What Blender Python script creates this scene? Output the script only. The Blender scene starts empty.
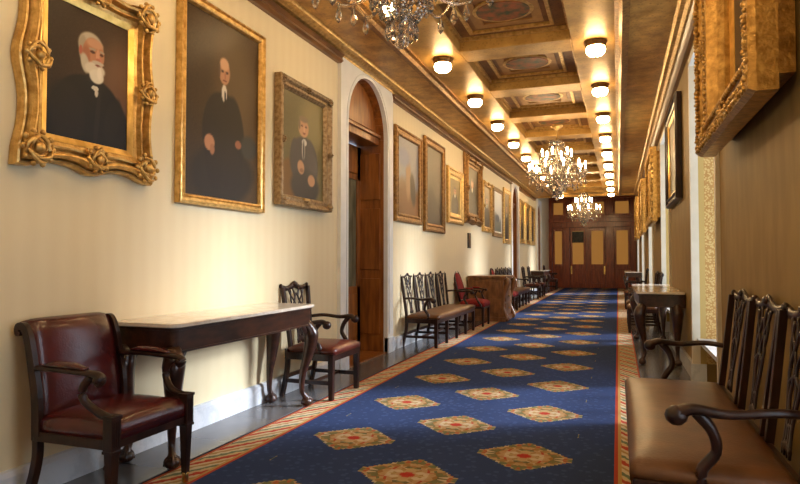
import bpy, math, random
import numpy as np
from mathutils import Vector, Matrix
PI = math.pi
S = bpy.context.scene
C = S.collection

# ------------------------------------------------------------------ materials
def new_mat(name):
    m = bpy.data.materials.new(name); m.use_nodes = True
    nt = m.node_tree
    return m, nt, nt.nodes['Principled BSDF']

def N(nt, typ, **kw):
    n = nt.nodes.new(typ)
    for k, v in kw.items(): setattr(n, k, v)
    return n

def MA(nt, op, a, b=None, c=None):
    n = N(nt, 'ShaderNodeMath', operation=op)
    for i, v in enumerate((a, b, c)):
        if v is None: continue
        if isinstance(v, (int, float)): n.inputs[i].default_value = v
        else: nt.links.new(v, n.inputs[i])
    return n.outputs[0]

def MIX(nt, f, a, b):
    n = N(nt, 'ShaderNodeMix', data_type='RGBA')
    for i, v in ((0, f), (6, a), (7, b)):
        if isinstance(v, (int, float)): n.inputs[i].default_value = v
        elif isinstance(v, tuple): n.inputs[i].default_value = (*v[:3], 1)
        else: nt.links.new(v, n.inputs[i])
    return n.outputs[2]

def noise(nt, vec, scale, detail=3, rough=.5):
    n = N(nt, 'ShaderNodeTexNoise'); n.inputs['Scale'].default_value = scale
    n.inputs['Detail'].default_value = detail; n.inputs['Roughness'].default_value = rough
    if vec is not None: nt.links.new(vec, n.inputs['Vector'])
    return n.outputs[0]

def mapping(nt, scale=(1, 1, 1), src='Object', rot=(0, 0, 0)):
    t = N(nt, 'ShaderNodeTexCoord'); mp = N(nt, 'ShaderNodeMapping')
    mp.inputs['Scale'].default_value = scale; mp.inputs['Rotation'].default_value = rot
    nt.links.new(t.outputs[src], mp.inputs[0]); return mp.outputs[0]

def ramp(nt, f, stops):
    r = N(nt, 'ShaderNodeValToRGB'); e = r.color_ramp.elements
    while len(e) < len(stops): e.new(.5)
    for el, (p, c) in zip(e, stops): el.position = p; el.color = (*c, 1)
    nt.links.new(f, r.inputs[0]); return r.outputs[0]

def bump(nt, b, h, strength=.3, dist=.01):
    n = N(nt, 'ShaderNodeBump'); n.inputs['Strength'].default_value = strength
    n.inputs['Distance'].default_value = dist
    nt.links.new(h, n.inputs['Height']); nt.links.new(n.outputs[0], b.inputs['Normal'])

def noisy(name, c1, c2, scale=8, rough=.5, metal=0, stretch=(1, 1, 1), bstr=0, bscale=None, detail=3, spec=.5, coat=0, lo=.35, hi=.65):
    m, nt, b = new_mat(name)
    v = mapping(nt, stretch)
    f = noise(nt, v, scale, detail)
    col = ramp(nt, f, [(lo, c1), (hi, c2)])
    nt.links.new(col, b.inputs['Base Color'])
    b.inputs['Roughness'].default_value = rough; b.inputs['Metallic'].default_value = metal
    b.inputs['Specular IOR Level'].default_value = spec
    b.inputs['Coat Weight'].default_value = coat
    b.inputs['Coat Roughness'].default_value = .15
    if bstr: bump(nt, b, noise(nt, v, bscale or scale, 2), bstr)
    return m

dark_wood = noisy('dark_wood', (.013, .005, .004), (.038, .013, .008), 7, .32, stretch=(3, 3, 1), coat=.1, spec=.35)
table_wood = noisy('table_wood', (.020, .007, .004), (.060, .019, .009), 6, .28, stretch=(4, 1, 4), coat=.3)
red_wood = noisy('red_wood', (.20, .062, .011), (.36, .125, .022), 4, .35, stretch=(5, 5, .6), coat=.3)
end_wood = noisy('end_wood', (.20, .028, .006), (.36, .060, .012), 4, .35, stretch=(5, 5, .6), coat=.3)
brown_wood = noisy('brown_wood', (.15, .06, .02), (.30, .13, .045), 5, .35, stretch=(3, 3, 1), coat=.2)
leather_red = noisy('oxblood_leather', (.055, .007, .008), (.092, .012, .012), 5, .27, bstr=.15, bscale=90, coat=.3)
leather_brown = noisy('brown_leather', (.090, .032, .009), (.145, .056, .017), 6, .36, bstr=.12, bscale=80, spec=.4)
leather_maroon = noisy('maroon_leather', (.085, .014, .009), (.13, .024, .013), 6, .32, bstr=.12, bscale=80, coat=.15)
red_cloth = noisy('red_cloth', (.20, .006, .006), (.30, .010, .009), 30, .8, bstr=.2, bscale=150)
gold = noisy('gilded_plaster', (.52, .30, .080), (.78, .52, .185), 22, .34, metal=.7, bstr=.3, bscale=75)
gold_dark = noisy('dark_gilding', (.20, .095, .026), (.40, .21, .06), 22, .42, metal=.65, bstr=.5, bscale=55)
gold_silver = noisy('worn_silver_gilding', (.26, .16, .07), (.48, .34, .18), 30, .5, metal=.45, bstr=.6, bscale=70)
gold_deep = noisy('deep_gilding', (.34, .18, .04), (.60, .36, .10), 22, .34, metal=.65, bstr=.5, bscale=60)
rail_wood = noisy('rail_wood', (.13, .052, .014), (.24, .105, .028), 5, .35, stretch=(3, .6, 3), coat=.2)
gold_bright = noisy('bright_gilding', (.62, .38, .09), (.90, .62, .20), 9, .3, metal=.75, bstr=.15, bscale=40)
brass = noisy('brass', (.55, .33, .10), (.75, .50, .18), 20, .3, metal=1)
bronze = noisy('bronze', (.12, .06, .02), (.22, .12, .04), 20, .35, metal=.9)
black_metal = noisy('dark_bronze_plate', (.02, .015, .01), (.06, .04, .02), 30, .4, metal=.5)
white_paint = noisy('white_paint', (.80, .79, .75), (.86, .85, .81), 5, .4)
window_paint = noisy('window_casing_paint', (.60, .54, .42), (.68, .62, .50), 4, .45)
cream_paint = noisy('cream_paint', (.70, .60, .40), (.76, .66, .46), 4, .5)

def marble(name, base, vein, scale=3, rough=.15):
    m, nt, b = new_mat(name)
    v = mapping(nt)
    n = noise(nt, v, scale, 8, .65)
    f = MA(nt, 'ABSOLUTE', MA(nt, 'SUBTRACT', n, .5))
    col = ramp(nt, f, [(0.0, vein), (.07, base), (1, base)])
    n2 = noise(nt, v, scale * .5, 4)
    col = MIX(nt, MA(nt, 'MULTIPLY', n2, .35), col, vein)
    nt.links.new(col, b.inputs['Base Color']); b.inputs['Roughness'].default_value = rough
    return m
white_marble = marble('white_marble', (.74, .76, .80), (.60, .63, .68), 3, .2)
top_marble = marble('tabletop_marble', (.80, .72, .62), (.68, .58, .48), 4, .12)

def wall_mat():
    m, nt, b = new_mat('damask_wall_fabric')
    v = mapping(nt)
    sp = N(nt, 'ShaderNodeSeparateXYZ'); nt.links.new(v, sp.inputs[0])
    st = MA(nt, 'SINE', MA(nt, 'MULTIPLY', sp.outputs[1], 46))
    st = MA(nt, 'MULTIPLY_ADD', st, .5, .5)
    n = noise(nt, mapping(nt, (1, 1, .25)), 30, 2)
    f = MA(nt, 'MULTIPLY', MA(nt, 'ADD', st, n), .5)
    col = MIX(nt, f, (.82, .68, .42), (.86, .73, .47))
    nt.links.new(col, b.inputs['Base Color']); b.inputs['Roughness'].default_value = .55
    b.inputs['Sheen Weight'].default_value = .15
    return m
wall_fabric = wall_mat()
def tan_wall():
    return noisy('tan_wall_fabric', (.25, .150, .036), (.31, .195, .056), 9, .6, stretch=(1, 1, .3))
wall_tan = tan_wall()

def gold_panel_mat():            # stencilled window reveal
    m, nt, b = new_mat('stencilled_reveal')
    v = mapping(nt)
    sp = N(nt, 'ShaderNodeSeparateXYZ'); nt.links.new(v, sp.inputs[0])
    vo = N(nt, 'ShaderNodeTexVoronoi'); vo.inputs['Scale'].default_value = 46
    nt.links.new(v, vo.inputs['Vector'])
    d = MA(nt, 'LESS_THAN', vo.outputs['Distance'], .50)
    inb = MA(nt, 'LESS_THAN', MA(nt, 'ABSOLUTE', MA(nt, 'SUBTRACT', sp.outputs[0], .90)), .055)
    col = MIX(nt, MA(nt, 'MULTIPLY', d, inb), (.44, .23, .055), (.60, .42, .15))
    col = MIX(nt, inb, (.48, .33, .10), col)
    nt.links.new(col, b.inputs['Base Color']); b.inputs['Roughness'].default_value = .5
    return m
reveal_mat = gold_panel_mat()

def floor_mat():
    m, nt, b = new_mat('polished_stone_floor')
    v = mapping(nt)
    br = N(nt, 'ShaderNodeTexBrick'); nt.links.new(v, br.inputs['Vector'])
    br.offset = 0; br.inputs['Scale'].default_value = 1
    br.inputs['Brick Width'].default_value = .6; br.inputs['Row Height'].default_value = .6
    br.inputs['Mortar Size'].default_value = .004
    br.inputs['Color1'].default_value = (.13, .122, .125, 1); br.inputs['Color2'].default_value = (.165, .155, .155, 1)
    br.inputs['Mortar'].default_value = (.04, .04, .04, 1)
    n = noise(nt, v, 6, 6, .6)
    col = MIX(nt, MA(nt, 'MULTIPLY', n, .5), br.outputs[0], (.085, .08, .085))
    nt.links.new(col, b.inputs['Base Color']); b.inputs['Roughness'].default_value = .18
    return m
floor_stone = floor_mat()

def carpet_mat():
    m, nt, b = new_mat('medallion_carpet')
    v = mapping(nt)
    sp = N(nt, 'ShaderNodeSeparateXYZ'); nt.links.new(v, sp.inputs[0])
    x = MA(nt, 'ADD', sp.outputs[0], 1.175); y = sp.outputs[1]
    W, P = .595, 1.150
    i = MA(nt, 'ROUND', MA(nt, 'DIVIDE', x, W))
    u = MA(nt, 'SUBTRACT', x, MA(nt, 'MULTIPLY', i, W))
    odd = MA(nt, 'ABSOLUTE', i)
    yy = MA(nt, 'ADD', MA(nt, 'SUBTRACT', y, 3.41 - P / 2 - P * 20), MA(nt, 'MULTIPLY', odd, P / 2))
    w = MA(nt, 'SUBTRACT', MA(nt, 'MODULO', yy, P), P / 2)
    q = .022
    uq = MA(nt, 'MULTIPLY_ADD', MA(nt, 'FLOOR', MA(nt, 'DIVIDE', u, q)), q, q / 2)
    wq = MA(nt, 'MULTIPLY_ADD', MA(nt, 'FLOOR', MA(nt, 'DIVIDE', w, q)), q, q / 2)
    d = MA(nt, 'ADD', MA(nt, 'DIVIDE', MA(nt, 'ABSOLUTE', uq), .335), MA(nt, 'DIVIDE', MA(nt, 'ABSOLUTE', wq), .30))
    inside = MA(nt, 'MULTIPLY', MA(nt, 'LESS_THAN', d, 1.0), MA(nt, 'LESS_THAN', MA(nt, 'ABSOLUTE', x), .9))
    # ornament inside the medallion, mirrored
    cb = N(nt, 'ShaderNodeCombineXYZ')
    nt.links.new(MA(nt, 'ABSOLUTE', u), cb.inputs[0]); nt.links.new(MA(nt, 'ABSOLUTE', w), cb.inputs[1])
    vo = N(nt, 'ShaderNodeTexVoronoi'); vo.inputs['Scale'].default_value = 26; nt.links.new(cb.outputs[0], vo.inputs['Vector'])
    sc = N(nt, 'ShaderNodeSeparateColor'); nt.links.new(vo.outputs['Color'], sc.inputs[0])
    orn = ramp(nt, sc.outputs[0], [(0, (.30, .17, .055)), (.22, (.46, .31, .15)), (.42, (.42, .045, .025)), (.60, (.09, .13, .06)), (.80, (.56, .46, .32))])
    orn.node.color_ramp.interpolation = 'CONSTANT'
    base = ramp(nt, d, [(0, (.48, .04, .02)), (.17, (.45, .03, .02)), (.24, (.50, .36, .16)), (.42, (.55, .40, .18)), (.5, (.35, .10, .03)), (.8, (.45, .28, .10)), (.93, (.35, .30, .15))])
    med = MIX(nt, .75, base, orn)
    cen = MA(nt, 'LESS_THAN', d, .2)
    med = MIX(nt, MA(nt, 'MULTIPLY', cen, .8), med, (.45, .03, .02))
    # blue field, tone-on-tone small figure
    v2 = N(nt, 'ShaderNodeTexVoronoi'); v2.inputs['Scale'].default_value = 18; nt.links.new(v, v2.inputs['Vector'])
    fld = MIX(nt, MA(nt, 'LESS_THAN', v2.outputs['Distance'], .3), (.030, .052, .138), (.046, .076, .190))
    col = MIX(nt, inside, fld, med)
    # border
    e = MA(nt, 'SUBTRACT', MA(nt, 'ABSOLUTE', MA(nt, 'ADD', x, -.02)), 1.12)        # >0 in the border, border .25 wide
    inb = MA(nt, 'GREATER_THAN', e, 0)
    ph = MA(nt, 'MODULO', MA(nt, 'ADD', MA(nt, 'ADD', y, 50), MA(nt, 'MULTIPLY', MA(nt, 'ABSOLUTE', e), 1.6)), .34)
    nb = MA(nt, 'MULTIPLY', noise(nt, v, 22, 2), .09)
    ph = MA(nt, 'ADD', ph, nb)
    bc = ramp(nt, MA(nt, 'DIVIDE', ph, .40), [(0, (.62, .50, .32)), (.24, (.46, .07, .04)), (.42, (.60, .46, .26)), (.56, (.16, .20, .12)), (.70, (.62, .52, .36)), (.84, (.42, .26, .10))])
    bc.node.color_ramp.interpolation = 'CONSTANT'
    edge = ramp(nt, MA(nt, 'DIVIDE', e, .27), [(0, (.42, .06, .03)), (.08, (.50, .30, .10)), (.16, (1, 1, 1)), (.84, (.45, .10, .04)), (.93, (.015, .018, .035))])
    edge.node.color_ramp.interpolation = 'CONSTANT'
    mid = MA(nt, 'LESS_THAN', MA(nt, 'ABSOLUTE', MA(nt, 'SUBTRACT', e, .135)), .092)
    bcol = MIX(nt, mid, edge, bc)
    col = MIX(nt, inb, col, bcol)
    nt.links.new(col, b.inputs['Base Color'])
    b.inputs['Roughness'].default_value = .95; b.inputs['Specular IOR Level'].default_value = .1
    bump(nt, b, noise(nt, v, 260, 1), .4, .004)
    return m
carpet_m = carpet_mat()

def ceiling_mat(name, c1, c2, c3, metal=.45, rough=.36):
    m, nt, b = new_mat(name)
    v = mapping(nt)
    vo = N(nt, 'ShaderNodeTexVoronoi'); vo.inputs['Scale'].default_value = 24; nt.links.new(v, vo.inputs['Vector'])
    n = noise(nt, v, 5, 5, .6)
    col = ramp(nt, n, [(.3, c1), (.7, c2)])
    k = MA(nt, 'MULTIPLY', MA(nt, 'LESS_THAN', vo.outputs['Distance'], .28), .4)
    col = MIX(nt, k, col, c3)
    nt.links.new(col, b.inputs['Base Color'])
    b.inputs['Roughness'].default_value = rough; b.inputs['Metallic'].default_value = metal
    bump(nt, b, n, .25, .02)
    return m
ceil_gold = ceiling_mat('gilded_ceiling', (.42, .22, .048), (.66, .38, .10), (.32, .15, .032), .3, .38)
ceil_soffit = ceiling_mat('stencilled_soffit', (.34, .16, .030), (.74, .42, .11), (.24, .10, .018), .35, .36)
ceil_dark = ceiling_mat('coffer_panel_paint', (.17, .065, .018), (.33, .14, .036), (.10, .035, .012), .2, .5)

def emit_mat(name, col, strength, base=(.9, .9, .9)):
    m, nt, b = new_mat(name)
    b.inputs['Base Color'].default_value = (*base, 1)
    b.inputs['Emission Color'].default_value = (*col, 1); b.inputs['Emission Strength'].default_value = strength
    return m
globe_glow = emit_mat('lit_opal_glass', (1, .68, .33), 42)
bulb_glow = emit_mat('lit_candle_bulb', (1, .72, .38), 70)
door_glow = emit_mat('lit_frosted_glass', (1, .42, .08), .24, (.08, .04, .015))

def crystal():
    m, nt, b = new_mat('cut_crystal')
    b.inputs['Base Color'].default_value = (1, .90, .76, 1)
    b.inputs['Roughness'].default_value = .03; b.inputs['Transmission Weight'].default_value = .93
    b.inputs['IOR'].default_value = 1.65
    return m
crystal_m = crystal()
def pane():
    m = bpy.data.materials.new('window_glass'); m.use_nodes = True; nt = m.node_tree; nt.nodes.clear()
    o = N(nt, 'ShaderNodeOutputMaterial'); mx = N(nt, 'ShaderNodeMixShader'); t = N(nt, 'ShaderNodeBsdfTransparent'); g = N(nt, 'ShaderNodeBsdfGlossy')
    g.inputs['Roughness'].default_value = .02; mx.inputs[0].default_value = .08
    nt.links.new(t.outputs[0], mx.inputs[1]); nt.links.new(g.outputs[0], mx.inputs[2]); nt.links.new(mx.outputs[0], o.inputs[0])
    return m
pane_m = pane()
door_glass = noisy('dim_curtained_glass', (.10, .10, .06), (.19, .18, .11), 14, .15, stretch=(1, 1, .2))

def paint_mat():
    m, nt, b = new_mat('oil_painting')
    a = N(nt, 'ShaderNodeAttribute', attribute_name='Col')
    nt.links.new(a.outputs['Color'], b.inputs['Base Color'])
    b.inputs['Roughness'].default_value = .38; b.inputs['Specular IOR Level'].default_value = .3
    return m
paint_m = paint_mat()

# ------------------------------------------------------------------ mesh builder
class MB:
    def __init__(s): s.v = []; s.f = []; s.sm = []
    def add(s, vs, fs, smooth=False):
        o = len(s.v); s.v += [tuple(p) for p in vs]
        s.f += [tuple(i + o for i in f) for f in fs]; s.sm += [smooth] * len(fs)
    def box(s, x0, x1, y0, y1, z0, z1):
        vs = [(x, y, z) for x in (x0, x1) for y in (y0, y1) for z in (z0, z1)]
        s.add(vs, [(0, 1, 3, 2), (4, 6, 7, 5), (0, 4, 5, 1), (2, 3, 7, 6), (0, 2, 6, 4), (1, 5, 7, 3)]); return s
    def sweep(s, pts, w, h=None, n=8, up=(0, 0, 1), square=False, closed=False):
        """pts: centre line; w along 'side' (up x tangent), h along the other"""
        pts = [Vector(p) for p in pts]; L = len(pts)
        if not hasattr(w, '__len__'): w = [w] * L
        if h is None: h = w
        if not hasattr(h, '__len__'): h = [h] * L
        if square: prof = [(1, 1), (-1, 1), (-1, -1), (1, -1)]; n = 4
        else: prof = [(math.cos(2 * PI * k / n), math.sin(2 * PI * k / n)) for k in range(n)]
        vs = []
        for i, p in enumerate(pts):
            a = pts[i - 1] if (i or closed) else pts[0]; b2 = pts[(i + 1) % L] if (i < L - 1 or closed) else pts[-1]
            t = (b2 - a).normalized(); u = Vector(up)
            side = u.cross(t)
            if side.length < 1e-4: side = Vector((1, 0, 0)).cross(t)
            side.normalize(); o = t.cross(side)
            for c, d in prof: vs.append(p + side * c * w[i] / 2 + o * d * h[i] / 2)
        fs = []
        for i in range(L if closed else L - 1):
            j = (i + 1) % L
            for k in range(n): fs.append((i * n + k, i * n + (k + 1) % n, j * n + (k + 1) % n, j * n + k))
        if not closed: fs += [tuple(range(n))[::-1], tuple(range((L - 1) * n, L * n))]
        s.add(vs, fs, not square); return s
    def lathe(s, prof, c=(0, 0, 0), n=16, smooth=True):
        vs = []; L = len(prof)
        for r, z in prof:
            for k in range(n): vs.append((c[0] + r * math.cos(2 * PI * k / n), c[1] + r * math.sin(2 * PI * k / n), c[2] + z))
        fs = [(i * n + k, i * n + (k + 1) % n, (i + 1) * n + (k + 1) % n, (i + 1) * n + k) for i in range(L - 1) for k in range(n)]
        fs += [tuple(range(n))[::-1], tuple(range((L - 1) * n, L * n))]
        s.add(vs, fs, smooth); return s
    def ball(s, c, r, n=8, m=6, mat=None):
        if not hasattr(r, '__len__'): r = (r, r, r)
        vs = []
        for i in range(m + 1):
            a = -PI / 2 + PI * i / m
            for k in range(n):
                p = Vector((r[0] * math.cos(a) * math.cos(2 * PI * k / n), r[1] * math.cos(a) * math.sin(2 * PI * k / n), r[2] * math.sin(a)))
                if mat: p = mat @ p
                vs.append(p + Vector(c))
        fs = [(i * n + k, i * n + (k + 1) % n, (i + 1) * n + (k + 1) % n, (i + 1) * n + k) for i in range(m) for k in range(n)]
        s.add(vs, fs, True); return s
    def prism(s, poly, axis, a, b):
        """poly in the two other axes (order xyz without axis), extruded a..b along axis"""
        def P(p, t):
            q = list(p); q.insert('xyz'.index(axis), t); return q
        n = len(poly)
        vs = [P(p, a) for p in poly] + [P(p, b) for p in poly]
        fs = [(i, (i + 1) % n, n + (i + 1) % n, n + i) for i in range(n)] + [tuple(range(n))[::-1], tuple(range(n, 2 * n))]
        s.add(vs, fs); return s
    def cushion(s, x0, x1, y0, y1, z0, z1, r=.03, dome=.02, n=10):
        """rounded, domed pad"""
        vs = []; rows = 2 * n + 1
        X = lambda t: x0 + (x1 - x0) * t; Y = lambda t: y0 + (y1 - y0) * t
        def sq(t): return 1 - (abs(2 * t - 1)) ** 6
        g = []
        for i in range(n + 1):
            for j in range(n + 1):
                tx, ty = i / n, j / n
                k = min(sq(tx), sq(ty))
                zt = z1 - r * (1 - min(1, k * 1.0)) ** 1.5 + dome * (1 - (2 * tx - 1) ** 2) * (1 - (2 * ty - 1) ** 2)
                vs.append((X(tx), Y(ty), zt))
        top = lambda i, j: i * (n + 1) + j
        fs = [(top(i, j), top(i + 1, j), top(i + 1, j + 1), top(i, j + 1)) for i in range(n) for j in range(n)]
        ring = [top(i, 0) for i in range(n)] + [top(n, j) for j in range(n)] + [top(i, n) for i in range(n, 0, -1)] + [top(0, j) for j in range(n, 0, -1)]
        base = len(vs)
        for q in ring: vs.append((vs[q][0], vs[q][1], z0))
        m = len(ring)
        fs += [(ring[k], base + k, base + (k + 1) % m, ring[(k + 1) % m]) for k in range(m)]
        fs.append(tuple(range(base, base + m))[::-1])
        s.add(vs, fs, True); return s
    def build(s, name, mat, parent=None, bevel=0, loc=None):
        me = bpy.data.meshes.new(name); me.from_pydata(s.v, [], s.f)
        me.polygons.foreach_set('use_smooth', s.sm); me.update()
        import bmesh as _b
        bm = _b.new(); bm.from_mesh(me); _b.ops.recalc_face_normals(bm, faces=bm.faces); bm.to_mesh(me); bm.free()
        o = bpy.data.objects.new(name, me); C.objects.link(o); me.materials.append(mat)
        if parent is not None: o.parent = parent
        if loc: o.location = loc
        if bevel:
            b = o.modifiers.new('b', 'BEVEL'); b.width = bevel; b.segments = 2; b.limit_method = 'ANGLE'; b.angle_limit = .7
        return o

def tag(o, label, cat, group=None):
    o['label'] = label; o['category'] = cat
    if group: o['group'] = group
    return o
def empty(name, loc=(0, 0, 0), rz=0):
    o = bpy.data.objects.new(name, None); C.objects.link(o); o.empty_display_size = .1
    o.location = loc; o.rotation_euler = (0, 0, rz); return o
def struct(o): o['kind'] = 'structure'; return o
def copy_tree(o, loc=None, rz=None, label=None, parent=None, group=None):
    c = o.copy(); C.objects.link(c)
    if parent is not None: c.parent = parent
    if loc is not None: c.location = loc
    if rz is not None: c.rotation_euler = (0, 0, rz)
    if label: c['label'] = label
    if group: c['group'] = group
    for ch in list(o.children): copy_tree(ch, parent=c)
    return c
def curve(pts, n=8):
    """Catmull-Rom through pts"""
    P = [Vector(p) for p in pts]; P = [P[0] * 2 - P[1]] + P + [P[-1] * 2 - P[-2]]; out = []
    for i in range(1, len(P) - 2):
        a, b, c, d = P[i - 1:i + 3]
        for k in range(n):
            t = k / n
            out.append(.5 * ((2 * b) + (c - a) * t + (2 * a - 5 * b + 4 * c - d) * t * t + (3 * b - a - 3 * c + d) * t ** 3))
    out.append(P[-2]); return out
def lerps(vals, n): # interpolate list of radii to n samples
    return list(np.interp(np.linspace(0, len(vals) - 1, n), range(len(vals)), vals))

# ------------------------------------------------------------------ room constants
XL, XR = -2.97, .745
Y0, Y1 = -4.6, 28.8
ZC = 3.65            # underside of the ceiling beams
YC = 23.3            # end of the coffered ceiling
ZH = 4.35            # raised ceiling at the far end
WD = .45             # depth of the window recesses

# floor
CA, CB, CC, CD = -2.54, .21, Y0 + .3, Y1 - .25
fm_ = MB().box(XL - .9, XR + WD + .2, Y0, Y1 + .3, -.12, -.012)
fm_.box(XL - .9, CA, Y0, Y1 + .3, -.012, 0).box(CB, XR + WD + .2, Y0, Y1 + .3, -.012, 0).box(CA, CB, Y0, CC, -.012, 0).box(CA, CB, CD, Y1 + .3, -.012, 0)
struct(fm_.build('floor', floor_stone))
carpet = MB().box(CA + .001, CB - .001, CC + .001, CD - .001, -.0115, -.005).build('carpet_runner', carpet_m)
tag(carpet, 'long blue carpet runner with red and gold diamond medallions down the corridor', 'carpet')

# left wall with door gaps
doors = [(6.42, 7.69, .235), (18.15, 19.2, .2), (24.2, 25.2, .2)]
casw = .21
mb = MB(); yprev = Y0
for a, b, cw in doors:
    mb.box(XL - .45, XL, yprev, a - casw, 0, ZH); mb.box(XL - .45, XL, a - casw, b + casw, 3.62, ZH); yprev = b + casw
mb.box(XL - .45, XL, yprev, Y1, 0, ZH)
struct(mb.build('wall_left', wall_fabric))
# right wall with window recesses
wins = [(5.3 + 4.62 * k, 7.0 + 4.62 * k) for k in range(-2, 5)]
mb = MB(); mr = MB(); yprev = Y0
for a, b in wins:
    mb.box(XR, XR + WD + .1, yprev, a - .002, 0, ZH); mb.box(XR, XR + WD + .1, a, b, 3.3, ZH)
    yprev = b + .002
mb.box(XR, XR + WD + .1, yprev, Y1, 0, ZH)
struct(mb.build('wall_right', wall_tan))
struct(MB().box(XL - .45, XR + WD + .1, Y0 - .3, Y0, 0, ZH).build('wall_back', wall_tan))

# windows in the right wall
for k, (a, b) in enumerate(wins):
    w = empty(f'window_{k+1}', (0, (a + b) / 2, 0)); struct(w)
    h = (b - a) / 2; xo = XR + WD
    f = MB()
    for y in (-h, h - .07): f.box(xo - .07, xo, y, y + .07, .42, 3.3)
    for z in (.42, 1.8, 3.2): f.box(xo - .065, xo, -h, h, z, z + .09)
    for y in (-h / 3, h / 3): f.box(xo - .05, xo - .01, y - .015, y + .015, .5, 3.2)
    for z in (1.1, 2.5): f.box(xo - .05, xo - .01, -h, h, z, z + .03)
    f.build('window_frame', white_paint, w)
    MB().box(xo - .035, xo - .028, -h, h, .5, 3.2).build('pane', pane_m, w)
    MB().box(xo - .08, xo + .1, -h, h, 0, .42).build('apron_panel', cream_paint, w)
    MB().box(XR + .02, xo, -h, h, .40, .44).build('window_sill', white_marble, w)
    for s in (-1, 1):
        MB().box(XR + .03, xo - .07, s * h - .01, s * h + .01, .18, 3.3).build('reveal_panel', reveal_mat, w)
        y = s * (h + .05)
        MB().box(XR - .03, XR + .045, min(y, s * (h - .02)), max(y, s * (h - .02)), .18, 3.34).build('casing', window_paint, w)
        MB().box(XR - .045, XR + .10, min(s * (h + .06), s * (h - .03)), max(s * (h + .06), s * (h - .03)), 0, .18).build('plinth_block', white_marble, w)
    MB().box(XR - .03, XR + .03, -h - .05, h + .05, 3.28, 3.36).build('head_casing', white_paint, w)

# baseboards
mb = MB(); yprev = Y0
for a, b, cw in doors:
    mb.prism([(XL, 0), (XL + .035, 0), (XL + .035, .14), (XL + .02, .165), (XL, .17)], 'y', yprev, a - casw - .01); yprev = b + casw + .01
mb.prism([(XL, 0), (XL + .035, 0), (XL + .035, .14), (XL + .02, .165), (XL, .17)], 'y', yprev, Y1)
struct(mb.build('baseboard_left', white_marble))
mb = MB(); yprev = Y0
for a, b in wins:
    mb.box(XR - .03, XR, yprev, a - .07, 0, .17); yprev = b + .07
mb.box(XR - .03, XR, yprev, Y1, 0, .17)
struct(mb.build('baseboard_right', white_marble))

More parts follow.
